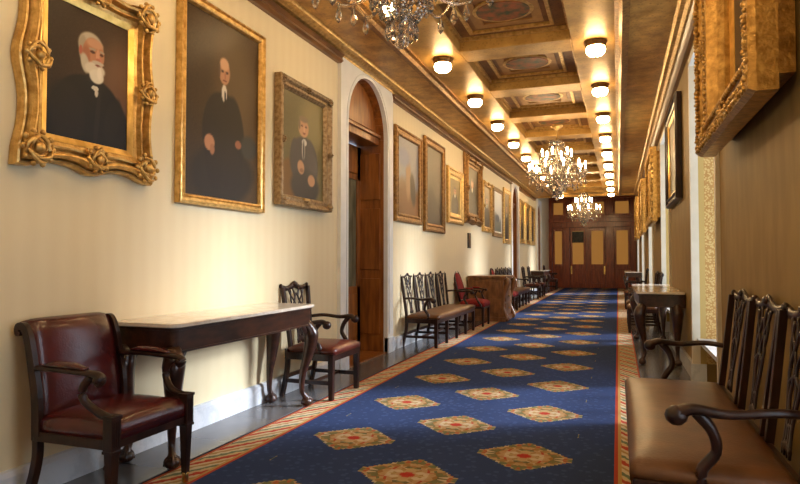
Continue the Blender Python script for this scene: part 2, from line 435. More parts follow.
# arched doorways
for k, (a, b, _) in enumerate(doors):
    d = empty(f'door_{k+1}', (XL, (a + b) / 2, 0)); struct(d)
    h = (b - a) / 2; H = h + casw; zs = 2.88; ztop = 3.63; n = 20
    if k: zs = 3.47 - h
    arc = [(h * math.cos(t), zs + h * math.sin(t)) for t in [PI * i / n for i in range(n + 1)]]   # y from +h to -h
    # casing slab with arch hole
    def slab(mb, x0, x1, off, zt, HH):
        arc2 = [((h + off) * math.cos(PI * i / n), zs + (h + off) * math.sin(PI * i / n)) for i in range(n + 1)]
        outer = []
        for i in range(n + 1):
            t = PI * i / n; c, s_ = math.cos(t), math.sin(t)
            q = min(HH / max(abs(c), 1e-6), (zt - zs) / max(s_, 1e-6)); outer.append((q * c, zs + q * s_))
        inner = [(h + off, 0)] + arc2 + [(-h - off, 0)]; out2 = [(HH, 0)] + outer + [(-HH, 0)]
        m = len(inner); vs = []
        for x in (x0, x1):
            vs += [(x, p[0], p[1]) for p in inner] + [(x, p[0], p[1]) for p in out2]
        fs = []
        for i in range(m - 1):
            fs.append((i, i + 1, m + i + 1, m + i)); fs.append((2 * m + i, 3 * m + i, 3 * m + i + 1, 2 * m + i + 1))
            fs.append((i, 2 * m + i, 2 * m + i + 1, i + 1)); fs.append((m + i, m + i + 1, 3 * m + i + 1, 3 * m + i))
        fs += [(0, m, 3 * m, 2 * m), (m - 1, 2 * m + m - 1, 4 * m - 1, 2 * m - 1)]
        mb.add(vs, fs)
    mb = MB(); slab(mb, -.012, .045, 0, ztop, H); mb.build('casing', white_paint, d)
    # raised archivolt bead
    mb = MB(); pts = [(.046, h + .05, .25)] + [(.046, (h + .05) * math.cos(PI * i / n), zs + (h + .05) * math.sin(PI * i / n)) for i in range(n + 1)] + [(.046, -h - .05, .25)]
    mb.sweep(pts, .018, .014, 6, up=(1, 0, 0)); mb.build('archivolt', white_paint, d)
    mb = MB(); mb.box(.0, .06, h, H + .012, 0, .2); mb.box(.0, .06, -H - .012, -h, 0, .2); mb.build('plinth_block', white_marble, d)
    # wooden lining
    mb = MB(); X2 = -.42
    mb.box(X2, -.012, h, h + .05, 0, zs); mb.box(X2, -.012, -h - .05, -h, 0, zs)
    for i in range(n):
        p, q = arc[i], arc[i + 1]
        e = lambda p: (p[0] * 1.07, zs + (p[1] - zs) * 1.07)
        P, Q = e(p), e(q)
        mb.add([(X2, *p), (X2, *q), (X2, *Q), (X2, *P), (-.012, *p), (-.012, *q), (-.012, *Q), (-.012, *P)],
               [(0, 1, 2, 3), (4, 7, 6, 5), (0, 4, 5, 1), (3, 2, 6, 7), (1, 5, 6, 2), (0, 3, 7, 4)])
    for s in (-1, 1):                                                # raised panels on the lining
        for z0, z1 in ((.25, 1.0), (1.12, 1.95), (2.07, 2.7)):
            mb.box(-.36, -.06, s * (h - .012) - .006, s * (h - .012) + .006, z0, z1)
    mb.build('jamb_lining', red_wood, d, .006)
    mb = MB(); mb.prism([(h, zs + .05)] + [(p[0], max(p[1], zs + .05)) for p in arc[1:-1]] + [(-h, zs + .05)], 'x', -.17, -.12)
    mb.prism([(p[0] * .8, zs + .1 + (p[1] - zs) * .78) for p in arc], 'x', -.12, -.105)
    mb.build('tympanum', red_wood, d, .004)
    mb = MB(); mb.box(-.40, -.08, -h, h, zs - .07, zs + .04); mb.box(-.40, -.05, -h, h, zs + .02, zs + .06); mb.build('transom', red_wood, d, .008)
    # a pair of glazed leaves
    for s in (-1, 1):
        leaf = MB(); y0, y1 = (0.004, h) if s > 0 else (-h, -.004)
        leaf.box(-.40, -.35, y0, y0 + .12, 0.02, zs - .09); leaf.box(-.40, -.35, y1 - .12, y1, .02, zs - .09)
        leaf.box(-.40, -.35, y0, y1, .02, .9); leaf.box(-.40, -.35, y0, y1, zs - .55, zs - .09)
        leaf.box(-.355, -.335, y0 + .14, y1 - .14, .22, .80); leaf.box(-.355, -.335, y0 + .14, y1 - .14, zs - .47, zs - .17)
        lf = leaf.build('leaf', red_wood, d, .005)
        MB().box(-.385, -.37, y0 + .12, y1 - .12, .9, zs - .55).build('glass_panel', door_glass, lf)
        MB().ball((-.32, (.07 if s > 0 else -.07), 1.02), .028).box(-.35, -.345, .04 * s - .03, .04 * s + .03, .93, 1.14).build('handle', brass, lf)
    mb = MB(); mb.box(-.45, .03, -h, h, 0, .018); mb.build('threshold', red_wood, d)

# ------------------------------------------------------------------ ceiling
CX0, CX1 = -1.70, -.46; CDp = .15
cof = [(5.45 + 1.75 * k, 6.80 + 1.75 * k) for k in range(-5, 10)]
mb = MB()
mb.box(-2.3, CX0, Y0, YC, ZC, ZC + .30); mb.box(CX1, .08, Y0, YC, ZC, ZC + .30)
yp = Y0
for a, b in cof:
    if b > yp: mb.box(CX0, CX1, yp, max(a, yp), ZC, ZC + CDp + .02); yp = b
mb.box(CX0, CX1, yp, YC, ZC, ZC + CDp + .02)
ceil = struct(mb.build('ceiling', ceil_gold, bevel=.01))
mb = MB(); mb.box(XL - .1, -2.3, Y0, YC, ZC - .02, ZC + .3); mb.box(.08, XR + .3, Y0, YC, ZC - .02, ZC + .3)
mb.build('side_soffit', ceil_soffit, ceil)
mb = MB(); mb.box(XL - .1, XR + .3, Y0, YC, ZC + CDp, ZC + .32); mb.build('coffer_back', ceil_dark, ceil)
mb = MB()
for xx in (-2.3, .08):
    sg = 1 if xx < 0 else -1
    mb.prism([(xx - .05 * sg, ZC - .02), (xx - .05 * sg, ZC - .05), (xx + .02 * sg, ZC - .06), (xx + .05 * sg, ZC - .03), (xx + .09 * sg, ZC - .02), (xx + .09 * sg, ZC + .001), (xx, ZC + .001)], 'y', Y0, YC)
mb.build('bead_moulding', gold_dark, ceil)
def rect_mould(mb, x0, x1, y0, y1, z, w, t):
    mb.box(x0, x1, y0, y0 + w, z - t, z); mb.box(x0, x1, y1 - w, y1, z - t, z)
    mb.box(x0, x0 + w, y0 + w, y1 - w, z - t, z); mb.box(x1 - w, x1, y0 + w, y1 - w, z - t, z)
medal = noisy('medallion_paint', (.04, .07, .03), (.38, .10, .03), 9, .5, metal=.1)
mo, ml, m2, m3 = MB(), MB(), MB(), MB()
for a, b in cof:
    z = ZC + CDp
    rect_mould(mo, CX0, CX1, a, b, z, .035, .04)       # ledge moulding under the panel
    rect_mould(mo, CX0 + .16, CX1 - .16, a + .16, b - .16, z, .04, .03)
    rect_mould(ml, CX0 + .26, CX1 - .26, a + .27, b - .27, z, .10, .015)
    cx, cy = (CX0 + CX1) / 2, (a + b) / 2
    pts = [(cx + .27 * math.cos(t), cy + .24 * math.sin(t)) for t in [2 * PI * i / 24 for i in range(24)]]
    m2.prism(pts, 'z', z - .025, z)
    pts = [(cx + .31 * math.cos(t), cy + .28 * math.sin(t)) for t in [2 * PI * i / 24 for i in range(24)]]
    m3.prism(pts, 'z', z - .018, z)
mo.build('coffer_moulding', gold, ceil); ml.build('coffer_band', noisy('coffer_band_paint', (.33, .15, .04), (.42, .21, .06), 12, .5, metal=.3), ceil)
m3.build('medallion_ring', gold, ceil); m2.build('medallion', medal, ceil)
# beam across the coffered ceiling's end and the raised ceiling beyond
struct(MB().box(XL, XR, YC, YC + .25, ZC - .06, ZH).build('trim_1', ceil_gold, bevel=.01))
struct(MB().box(XL - .1, XR + .3, YC + .25, Y1 + .2, ZH - .1, ZH + .1).build('ceiling_end', ceil_soffit))

# cornices
def cornice(name, sg, x):
    mb = MB()
    p = [(0, 3.56), (.05, 3.56), (.06, 3.575), (.11, 3.58), (.14, 3.60), (.18, 3.605), (.19, 3.62), (.22, 3.64), (0, 3.64)]
    mb.prism([(x + sg * a, b) for a, b in p], 'y', Y0, YC)
    o = struct(mb.build(name, gold, bevel=0))
    yp = Y0; m2 = MB()
    segs = []
    if sg > 0:
        for a, b, _ in doors[:2]: segs.append((yp, a - casw)); yp = b + casw
    segs.append((yp, YC))
    for a, b in segs:
        m2.prism([(x, 3.475), (x + sg * .045, 3.475), (x + sg * .075, 3.495), (x + sg * .06, 3.53), (x + sg * .09, 3.56), (x, 3.56)], 'y', a, b)
    m2.build('picture_rail', rail_wood, o)
cornice('trim_2', 1, XL); cornice('trim_3', -1, XR)

# ------------------------------------------------------------------ far end wall
YE = Y1 - .1
struct(MB().box(XL - .3, XR + .4, YE, Y1 + .2, 0, ZH).build('wall_end', end_wood))
scr = empty('door_4', (0, YE, 0)); struct(scr)
cols = [(-2.72, -2.40), (-1.94, -1.46), (-1.12, -.62), (-.06, .42)]
mb = MB()
mb.box(XL, XR, -.14, 0, 2.72, 2.95); mb.box(XL, XR, -.22, 0, 2.95, 3.12); mb.box(XL, XR, -.18, 0, 4.0, ZH - .1)
mb.box(XL, XR, -.10, 0, 3.12, 3.26); mb.build('entablature', end_wood, scr, .01)
mb = MB()
for x0, x1 in ((XL, -2.82), (-2.32, -2.06), (-.50, -.16), (.52, XR)): mb.box(x0, x1, -.16, 0, 0, 2.72)
for x0, x1 in ((XL, -2.82), (-2.30, -2.02), (-1.36, -1.20), (-.52, -.16), (.55, XR)): mb.box(x0, x1, -.10, 0, 3.26, 4.0)
mb.build('pilaster', end_wood, scr, .01)
for i, (x0, x1) in enumerate(cols):
    lf = MB(); zb, zt = 1.06, 2.56
    ax0, ax1 = x0 - .09, x1 + .09
    lf.box(ax0, x0, -.07, 0, 0.01, 2.70); lf.box(x1, ax1, -.07, 0, 0.01, 2.70)
    lf.box(x0, x1, -.07, 0, 0.01, .2); lf.box(x0, x1, -.07, 0, .86, zb); lf.box(x0, x1, -.07, 0, zt, 2.70)
    lf.box(x0, x1, -.045, 0, .2, .86); lf.box(x0 + .05, x1 - .05, -.06, -.04, .27, .79)
    l = lf.build('leaf' if i in (1, 2) else 'sidelight', end_wood, scr, .006)
    MB().box(x0, x1, -.035, -.025, zb, zt).build('glass_panel', door_glow, l)
    if i in (1, 2):
        xh = ax1 - .05 if i == 1 else ax0 + .05
        xh = (-1.89 - .1) if i == 1 else (-.62 + .05)
        MB().box(xh - .03, xh + .03, -.085, -.07, .62, .98).box(xh - .01, xh + .01, -.12, -.10, .68, .92).box(xh - .01, xh + .01, -.11, -.08, .68, .70).box(xh - .01, xh + .01, -.11, -.08, .90, .92).build('handle', brass, l)
for x0, x1 in ((-2.76, -2.34), (-1.98, -1.40), (-1.14, -.58), (-.10, .46)):
    MB().box(x0, x1, -.05, -.03, 3.30, 3.86).build('transom_glass', door_glow, scr)
    m = MB(); rect = (x0, x1)
    m.box(x0, x1, -.08, -.0, 3.26, 3.31); m.box(x0, x1, -.08, 0, 3.85, 4.0); m.box(x0 - .04, x0, -.08, 0, 3.26, 4.0); m.box(x1, x1 + .04, -.08, 0, 3.26, 4.0)
    m.build('transom_frame', end_wood, scr)
# dark notice framed on the left leaf
nb = empty('hanging_sign', (-1.70, YE - .075, 2.28))
tag(nb, 'small dark framed board hung over the glass of the left end door', 'sign')
MB().box(-.22, .22, -.02, 0, -.23, .23).build('board', noisy('dark_board', (.02, .02, .015), (.06, .05, .03), 8, .5), nb)
m = MB(); m.box(-.25, .25, -.035, 0, .21, .25); m.box(-.25, .25, -.035, 0, -.25, -.21); m.box(-.25, -.21, -.035, 0, -.21, .21); m.box(.21, .25, -.035, 0, -.21, .21)
m.build('frame', dark_wood, nb)

# ------------------------------------------------------------------ globe ceiling lights
gl = empty('ceiling_light')
tag(gl, 'x', 'ceiling light', 'round ceiling lights along the coffers')
MB().lathe([(.02, 0), (.118, 0), (.124, -.012), (.11, -.03), (.112, -.05), (.10, -.06), (.02, -.06)], n=20).build('base', bronze, gl)
MB().lathe([(.02, -.05), (.094, -.055), (.105, -.085), (.098, -.12), (.07, -.148), (.03, -.158), (.008, -.16)], n=20).build('glass_shade', globe_glow, gl)
MB().lathe([(.004, -.157), (.012, -.161), (.010, -.174), (.004, -.178)], n=8).build('finial', brass, gl)
first = True
names = ['nearest', 'second', 'third', 'fourth', 'fifth', 'sixth', 'seventh', 'eighth', 'ninth', 'tenth', 'eleventh']
for side, xx in (('left', -1.95), ('right', -.21)):
    for k in range(-5, 10):
        y = 6.98 + 1.75 * k
        if y < Y0: continue
        idx = k + 1 if side == 'left' else k
        o = gl if first else copy_tree(gl)
        o.location = (xx, y, ZC)
        if idx < 0: lab = f'round opal ceiling light of the {side} row, above or behind the photographer'
        else:
            lab = f'round glowing opal ceiling light, {names[idx]} one showing in the {side} hand row'
            if side == 'left' and idx == 0: lab = 'round glowing opal ceiling light showing behind the nearest crystal chandelier'
        o['label'] = lab
        first = False

# ------------------------------------------------------------------ chandeliers
def drop(mb, p, s=1.0):
    x, y, z = p
    mb.lathe([(.001, 0), (.006 * s, -.006 * s), (.006 * s, -.014 * s), (.003 * s, -.02 * s), (.012 * s, -.045 * s), (.016 * s, -.062 * s), (.010 * s, -.078 * s), (.001, -.088 * s)], p, 6, False)
def strand(mb, p, q, sag, n=9, r=.009):
    for i in range(n):
        t = (i + .5) / n
        v = Vector(p).lerp(Vector(q), t); v.z -= sag * 4 * t * (1 - t)
        mb.lathe([(.001, r * 1.2), (r, 0), (.001, -r * 1.2)], v, 5, False)
def chandelier():
    c = empty('crystal_chandelier')
    tag(c, 'x', 'chandelier', 'crystal chandeliers hanging along the corridor')
    # origin at ceiling (coffer), lowest point -1.35
    Z = 0
    MB().lathe([(.02, 0), (.10, 0), (.11, -.02), (.05, -.06), (.015, -.09), (.012, -.2), (.012, -.25), (.02, -.26)], n=14).build('canopy', brass, c)
    MB().lathe([(.012, -.24), (.05, -.27), (.13, -.30), (.135, -.315), (.05, -.33), (.03, -.40), (.055, -.46), (.03, -.54), (.022, -.66), (.045, -.74), (.06, -.80), (.035, -.88), (.03, -.95), (.09, -1.0), (.10, -1.03), (.03, -1.09), (.025, -1.14)], n=14).build('stem', crystal_m, c)
    MB().lathe([(.02, -1.13), (.045, -1.17), (.075, -1.21), (.075, -1.23), (.04, -1.27), (.02, -1.285)], n=14).build('bowl', crystal_m, c)
    MB().ball((0, 0, -1.325), .038, 10, 8).build('finial_ball', crystal_m, c)
    for tier, (n, R, zt, zb, off) in enumerate(((10, .49, -.86, -1.02, 0), (6, .26, -.62, -.84, .3))):
        for i in range(n):
            t = 2 * PI * (i + off) / n; cs, sn = math.cos(t), math.sin(t)
            P = lambda r, z: (r * cs, r * sn, z)
            pts = curve([P(.04, zb + .04), P(R * .35, zb - .05), P(R * .7, zb - .07), P(R, zt - .06), P(R, zt)], 5)
            a = MB().sweep(pts, .016, n=6).build('arm', crystal_m, c)
            MB().lathe([(.006, 0), (.05, .012), (.055, .022), (.015, .03), (.02, .05), (.012, .055)], P(R, zt), 10).build('candle_cup', crystal_m, a)
            MB().lathe([(.012, .05), (.012, .11), (.017, .125), (.02, .15), (.012, .175), (.002, .195)], P(R, zt), 8).build('candle_bulb', bulb_glow, a)
            d = MB(); 
            for j in range(4):
                q = 2 * PI * j / 4 + t
                drop(d, (R * cs + .05 * math.cos(q), R * sn + .05 * math.sin(q), zt + .012), 1.0)
            for j in range(3): d.lathe([(.001, .012), (.010, 0), (.001, -.012)], P(R, zt - .03 - .026 * j), 6, False)
            drop(d, P(R, zt - .10), 1.5)
            d.build('pendant_drops', crystal_m, a)
            d = MB(); drop(d, P(R * .72, zb - .05), 1.3); d.build('pendant_drop', crystal_m, a)
            s = MB(); t2 = 2 * PI * (i + 1 + off) / n
            strand(s, P(R, zt), (R * math.cos(t2), R * math.sin(t2), zt), .07, 10)
            strand(s, P(R, zt), (.12 * cs, .12 * sn, -.32 if tier else -.60), -.0 + .05, 16)
            s.build('crystal_strand', crystal_m, c)
    for i in range(16):
        t = 2 * PI * i / 16; sd = MB()
        strand(sd, (.2 * math.cos(t), .2 * math.sin(t), -.98), (.05 * math.cos(t), .05 * math.sin(t), -1.24), .05, 12, .011)
        strand(sd, (.13 * math.cos(t), .13 * math.sin(t), -.32), (.2 * math.cos(t), .2 * math.sin(t), -.97), .02, 22, .009)
        sd.build('crystal_strand', crystal_m, c)
    for r, z, n in ((.13, -.31, 12), (.10, -1.02, 12), (.075, -1.22, 10), (.2, -.98, 18), (.15, -1.08, 14), (.30, -.93, 20)):
        d = MB()
        for i in range(n): drop(d, (r * math.cos(2 * PI * i / n), r * math.sin(2 * PI * i / n), z), 1.1)
        if r >= .2: d.sweep([(r * math.cos(2 * PI * i / 20), r * math.sin(2 * PI * i / 20), z) for i in range(20)], .012, n=5, closed=True)
        d.build('pendant_drops', crystal_m, c)
    return c
ch = chandelier()
ZCH = ZC + .03
for i, (y, lab) in enumerate(((2.88, 'nearest crystal chandelier, cut off by the top of the picture'),
                              (11.25, 'blazing crystal chandelier halfway down the corridor, second from the camera'),
                              (20.4, 'farthest and smallest looking crystal chandelier, before the wooden end doors'))):
    o = ch if i == 0 else copy_tree(ch)
    o.location = (-1.02, y, ZCH); o['label'] = lab
# ------------------------------------------------------------------ chandelier/lights done
# ------------------------------------------------------------------ picture frames
def frame_mesh(W, H, fw, prof, wav=0, k=20):
    mb = MB(); rings = []
    def side(t, c0, c1, nrm, inset, ext):
        pass
    pts_all = []
    for (t, d) in prof:
        ins = t * fw; w2, h2 = W / 2 - ins, H / 2 - ins
        cor = [(-w2, -h2), (w2, -h2), (w2, h2), (-w2, h2)]; nr = [(0, -1), (1, 0), (0, 1), (-1, 0)]
        ring = []
        for s in range(4):
            a, b = cor[s], cor[(s + 1) % 4]
            for i in range(k):
                q = i / k
                e = wav * (1 - t) * (math.exp(-((q - .5) / .13) ** 2) + math.exp(-(q / .14) ** 2) + math.exp(-((1 - q) / .14) ** 2)) if wav else 0
                x = a[0] + (b[0] - a[0]) * q + nr[s][0] * e; y = a[1] + (b[1] - a[1]) * q + nr[s][1] * e
                if wav and q < 1e-6:
                    x = a[0] * (1 + e / abs(a[0])); y = a[1] * (1 + e / abs(a[1]))
                ring.append((d, x, y))
        rings.append(ring)
    n = 4 * k; vs = [p for r in rings for p in r]; fs = []
    L = len(rings)
    for i in range(L):
        j = (i + 1) % L
        for q in range(n): fs.append((i * n + q, i * n + (q + 1) % n, j * n + (q + 1) % n, j * n + q))
    mb.add(vs, fs, False); return mb

def ornament(mb, c, s, seed, d=.03):
    """carved acanthus cluster around c=(depth,y,z)"""
    r = random.Random(seed)
    for i in range(7):
        a = 2 * PI * i / 7 + r.random() * .4; R = s * (.45 + .35 * r.random())
        pts = []
        for j in range(9):
            tt = j / 8; ang = a + 2.6 * tt * (1 if i % 2 else -1); rr = R * (1 - .55 * tt)
            pts.append((c[0] + d * (.6 + .5 * math.sin(tt * PI)), c[1] + rr * math.cos(ang) * (1 + .1 * tt), c[2] + rr * math.sin(ang)))
        mb.sweep(pts, lerps([s * .06, s * .17, s * .2, s * .14, s * .04], 9), n=6)
    mb.ball((c[0] + d, c[1], c[2]), (d * .8, s * .26, s * .26))
    for i in range(10):
        a = 2 * PI * i / 10
        mb.ball((c[0] + d * .6, c[1] + s * .72 * math.cos(a), c[2] + s * .72 * math.sin(a)), (d * .5, s * .13, s * .13), 6, 4)

def canvas(W, H, fn, d, parent, name='canvas', nu=60):
    nv = max(8, int(nu * H / W))
    u, v = np.meshgrid(np.linspace(0, 1, nu), np.linspace(0, 1, nv), indexing='ij')
    col = fn(u, v)
    vs = [(d, -W / 2 + W * a, -H / 2 + H * b) for a, b in zip(u.ravel(), v.ravel())]
    fs = [(i * nv + j, (i + 1) * nv + j, (i + 1) * nv + j + 1, i * nv + j + 1) for i in range(nu - 1) for j in range(nv - 1)]
    mb = MB(); mb.add(vs, fs, True)
    mb.add([(d - .012, -W / 2, -H / 2), (d - .012, W / 2, -H / 2), (d - .012, W / 2, H / 2), (d - .012, -W / 2, H / 2)], [(0, 3, 2, 1)])
    o = mb.build(name, paint_m, parent)
    at = o.data.color_attributes.new('Col', 'FLOAT_COLOR', 'POINT')
    full = np.zeros((len(o.data.vertices), 4), dtype=np.float32); full[:, 3] = 1
    full[:nu * nv, :3] = np.clip(col.reshape(-1, 3), 0, 1) ** 2.2
    at.data.foreach_set('color', full.ravel()); return o

def blobs(u, v, base, items, asp=1.3, seed=0):
    col = base.copy()
    for (cx, cy, rx, ry, rot, c, soft) in items:
        dx, dy = (u - cx), (v - cy) * asp
        cr, sr = math.cos(rot), math.sin(rot)
        a = (dx * cr + dy * sr) / rx; b = (-dx * sr + dy * cr) / (ry * asp)
        r = np.sqrt(a * a + b * b); al = np.clip((1 - r) / soft + .5, 0, 1); al = al * al * (3 - 2 * al)
        col = col * (1 - al[..., None]) + np.array(c) * al[..., None]
    return col
def grad(u, v, c1, c2, c3=None):
    t = u[..., None]; s = v[..., None]
    r = np.array(c1) * (1 - t) + np.array(c2) * t
    if c3: r = r * (1 - s * .5) + np.array(c3) * s * .5
    rng = np.random.RandomState(3); return r + rng.normal(0, .008, u.shape)[..., None]

def portrait_bearded(u, v):
    sk = (.68, .47, .34)
    b = grad(u, v, (.17, .12, .075), (.34, .25, .17), (.20, .15, .10))
    b = blobs(u, v, b, [(.92, .50, .28, .30, 0, (.42, .30, .21), 1.2)])
    return blobs(u, v, b, [
        (.52, .10, .52, .38, 0, (.10, .085, .07), .10), (.50, .34, .36, .17, 0, (.10, .085, .07), .15), (.24, .20, .20, .22, .2, (.12, .10, .08), .4), (.60, .20, .03, .25, -.1, (.14, .12, .10), .5), (.80, .22, .10, .18, -.3, (.12, .105, .085), .4),
        (.57, .515, .07, .035, 0, (.80, .77, .69), .2), (.50, .50, .05, .03, .5, (.14, .11, .09), .3),
        (.51, .745, .155, .105, .05, (.68, .63, .54), .2), (.41, .71, .05, .10, 0, (.60, .55, .46), .35), (.385, .69, .02, .035, 0, (.66, .36, .28), .4),
        (.545, .69, .135, .125, .0, sk, .12), (.56, .775, .10, .035, 0, (.74, .55, .42), .5), (.45, .66, .05, .08, 0, (.60, .38, .27), .6), (.61, .655, .035, .03, 0, (.74, .46, .36), .5), (.595, .69, .022, .05, -.1, (.78, .56, .43), .4), (.60, .655, .03, .014, 0, (.66, .40, .30), .5),
        (.53, .705, .032, .011, 0, (.30, .19, .14), .6), (.645, .705, .024, .011, 0, (.30, .19, .14), .6), (.53, .727, .045, .009, .05, (.62, .56, .48), .4), (.65, .727, .032, .009, -.1, (.62, .56, .48), .4),
        (.44, .60, .05, .075, .25, (.70, .65, .56), .4), (.565, .575, .125, .055, 0, (.78, .73, .64), .3), (.585, .525, .09, .055, 0, (.82, .78, .70), .3), (.60, .632, .075, .016, 0, (.70, .65, .57), .4), (.60, .612, .035, .008, 0, (.45, .24, .19), .6), (.62, .555, .03, .05, 0, (.86, .82, .75), .7),
        (.575, .43, .035, .020, 0, (.84, .81, .74), .3), (.55, .435, .03, .014, .4, (.76, .73, .66), .3), (.585, .40, .022, .035, 0, (.76, .72, .66), .4)], 1.3)
def portrait_seated(u, v):
    b = grad(u, v, (.20, .145, .075), (.32, .24, .14), (.25, .18, .10))
    b = blobs(u, v, b, [(.66, .65, .25, .35, 0, (.37, .29, .18), 1.2)])
    dk = (.125, .105, .085); sk = (.72, .52, .39)
    return blobs(u, v, b, [
        (.50, .14, .42, .17, .1, (.15, .12, .09), .3), (.50, .36, .27, .24, 0, dk, .12), (.36, .42, .13, .17, -.3, dk, .2), (.66, .40, .12, .20, .2, dk, .2), (.36, .20, .10, .16, .2, (.13, .10, .08), .3), (.62, .16, .14, .14, 0, (.14, .11, .09), .3),
        (.86, .33, .12, .07, 0, (.22, .22, .20), .5),
        (.50, .60, .035, .05, 0, (.86, .82, .76), .25), (.51, .565, .012, .05, 0, (.12, .09, .08), .3),
        (.50, .72, .075, .072, 0, sk, .15), (.50, .765, .06, .035, 0, (.80, .62, .48), .4), (.435, .72, .014, .04, 0, (.36, .28, .21), .5), (.475, .722, .018, .007, 0, (.25, .16, .12), .6), (.535, .722, .018, .007, 0, (.25, .16, .12), .6),
        (.508, .70, .012, .025, 0, (.66, .44, .33), .5), (.505, .672, .025, .006, 0, (.45, .24, .19), .5),
        (.31, .30, .065, .045, .2, (.70, .49, .36), .2), (.345, .265, .03, .03, 0, (.62, .42, .30), .4), (.70, .33, .045, .025, 0, (.60, .38, .28), .35)], 1.4)
def portrait_green(u, v):
    b = grad(u, v, (.38, .35, .21), (.48, .43, .27), (.36, .31, .17))
    b = blobs(u, v, b, [(.75, .78, .3, .25, 0, (.52, .47, .30), 1.2)])
    dk = (.24, .22, .22); sk = (.76, .56, .41)
    return blobs(u, v, b, [
        (.20, .16, .26, .20, 0, (.46, .32, .14), .3), (.30, .42, .10, .15, 0, dk, .2), (.52, .36, .34, .25, 0, dk, .15), (.72, .40, .12, .2, .3, (.26, .24, .24), .3), (.55, .12, .34, .17, 0, (.20, .18, .18), .3),
        (.52, .555, .06, .035, 0, (.80, .78, .74), .25), (.50, .48, .04, .10, 0, (.66, .64, .62), .4), (.505, .47, .015, .10, 0, (.18, .16, .18), .4),
        (.50, .70, .125, .095, 0, sk, .15), (.50, .785, .11, .03, 0, (.50, .42, .32), .4), (.40, .72, .025, .05, 0, (.46, .38, .28), .5), (.46, .715, .026, .009, 0, (.3, .18, .13), .6), (.56, .715, .026, .009, 0, (.3, .18, .13), .6), (.515, .685, .02, .035, 0, (.82, .62, .48), .5), (.515, .645, .04, .008, 0, (.5, .28, .2), .5),
        (.44, .30, .08, .07, .3, sk, .25), (.70, .19, .09, .06, 0, sk, .25), (.46, .27, .05, .02, 0, (.58, .40, .28), .5)], 1.4)
def landscape(sky, land, extra=()):
    def fn(u, v):
        b = grad(u, v, sky, sky); t = np.clip((.45 + .08 * np.sin(u * 6) - v) * 8, 0, 1)[..., None]
        b = b * (1 - t) + np.array(land) * t
        return blobs(u, v, b, list(extra))
    return fn
def figure(bg, coat, skin=(.70, .5, .37)):
    def fn(u, v):
        b = grad(u, v, bg, [c * 1.25 for c in bg])
        return blobs(u, v, b, [(.5, .22, .34, .36, 0, coat, .2), (.5, .52, .06, .05, 0, (.8, .77, .7), .3), (.5, .66, .11, .10, 0, skin, .2), (.5, .745, .10, .04, 0, (.4, .33, .25), .4), (.45, .67, .03, .01, 0, (.25, .17, .12), .5), (.55, .67, .03, .01, 0, (.25, .17, .12), .5)])
    return fn

PLAIN = [(0, 0), (0, .035), (.08, .05), (.25, .052), (.35, .035), (.6, .03), (.75, .045), (.88, .04), (1, .02), (1, 0)]
def picture(y0, y1, z0, z1, fw, mat, fn, label, right=False, depth=1.0, orn=None, wav=0, liner=None, tilt=0, nu=44, cat='painting', prof=None, plate=False, beads=0, group=None):
    W, H = y1 - y0, z1 - z0
    xw = XR if right else XL
    r = empty('framed_painting', (xw - .006 if right else xw + .006, (y0 + y1) / 2, (z0 + z1) / 2), PI if right else 0)
    if tilt: r.rotation_euler = (0, tilt, r.rotation_euler[2]); r.location.x += (-1 if right else 1) * abs(math.sin(tilt)) * H / 2
    tag(r, label, cat, group)
    pf = [(t, d * depth) for t, d in (prof or PLAIN)]
    fm = frame_mesh(W, H, fw, pf, wav)
    fm.build('frame', mat, r)
    top = max(d for _, d in pf)
    if orn:
        for k, (a, b) in enumerate(((-1, -1), (1, -1), (1, 1), (-1, 1))):
            om = MB(); ornament(om, (top * .72, a * (W / 2 - fw * .42), b * (H / 2 - fw * .42)), orn, k * 7); om.build('carved_ornament', mat, r)
        for k, (a, b) in enumerate(((0, -1), (1, 0), (0, 1), (-1, 0))):
            om = MB(); ornament(om, (top * .72, a * (W / 2 - fw * .38), b * (H / 2 - fw * .38)), orn * .8, k * 11 + 3); om.build('carved_ornament', mat, r)
    if beads:
        om = MB(); om2 = MB(); q = int((W + H) / beads)
        wi, hi = W / 2 - fw * .16, H / 2 - fw * .16
        P = 2 * (2 * wi + 2 * hi); n = int(P / beads)
        for i in range(n):
            s = P * i / n
            if s < 2 * wi: y, z = -wi + s, -hi
            elif s < 2 * wi + 2 * hi: y, z = wi, -hi + (s - 2 * wi)
            elif s < 4 * wi + 2 * hi: y, z = wi - (s - 2 * wi - 2 * hi), hi
            else: y, z = -wi, hi - (s - 4 * wi - 2 * hi)
            k = random.Random(i); a = k.random() * 3
            for q in range(4):
                om.ball((top * (.93 + .05 * k.random()), y + beads * .36 * math.cos(a + q * 1.57), z + beads * .36 * math.sin(a + q * 1.57)), (beads * .30, beads * (.18 + .16 * k.random()), beads * (.18 + .16 * k.random())), 6, 4)
            if beads < .08:
                y2, z2 = y * (W / 2 - fw * .62) / (W / 2 - fw * .16), z * (H / 2 - fw * .62) / (H / 2 - fw * .16)
                om2.ball((top * .80, y2, z2), (beads * .3, beads * .34, beads * .34), 6, 4)
        if om2.v: om2.build('beaded_edge', mat, r)
        om.build('carved_edge', mat, r)
    if liner:
        lw = fw * .30
        frame_mesh(W - 2 * fw + .01, H - 2 * fw + .01, lw, [(0, 0), (0, .03 * depth), (1, .018 * depth), (1, 0)]).build('gilt_liner', liner, r)
        W2, H2 = W - 2 * fw - 2 * lw + .01, H - 2 * fw - 2 * lw + .01
    else: W2, H2 = W - 2 * fw, H - 2 * fw
    canvas(W2 + .004, H2 + .004, fn, .013 * depth, r, nu=nu)
    if plate:
        zp = -H / 2 + fw * .80
        MB().box(top * .6, top * .6 + .012, -.06, .06, zp - .012, zp + .012).build('name_plate', brass, r)
    return r

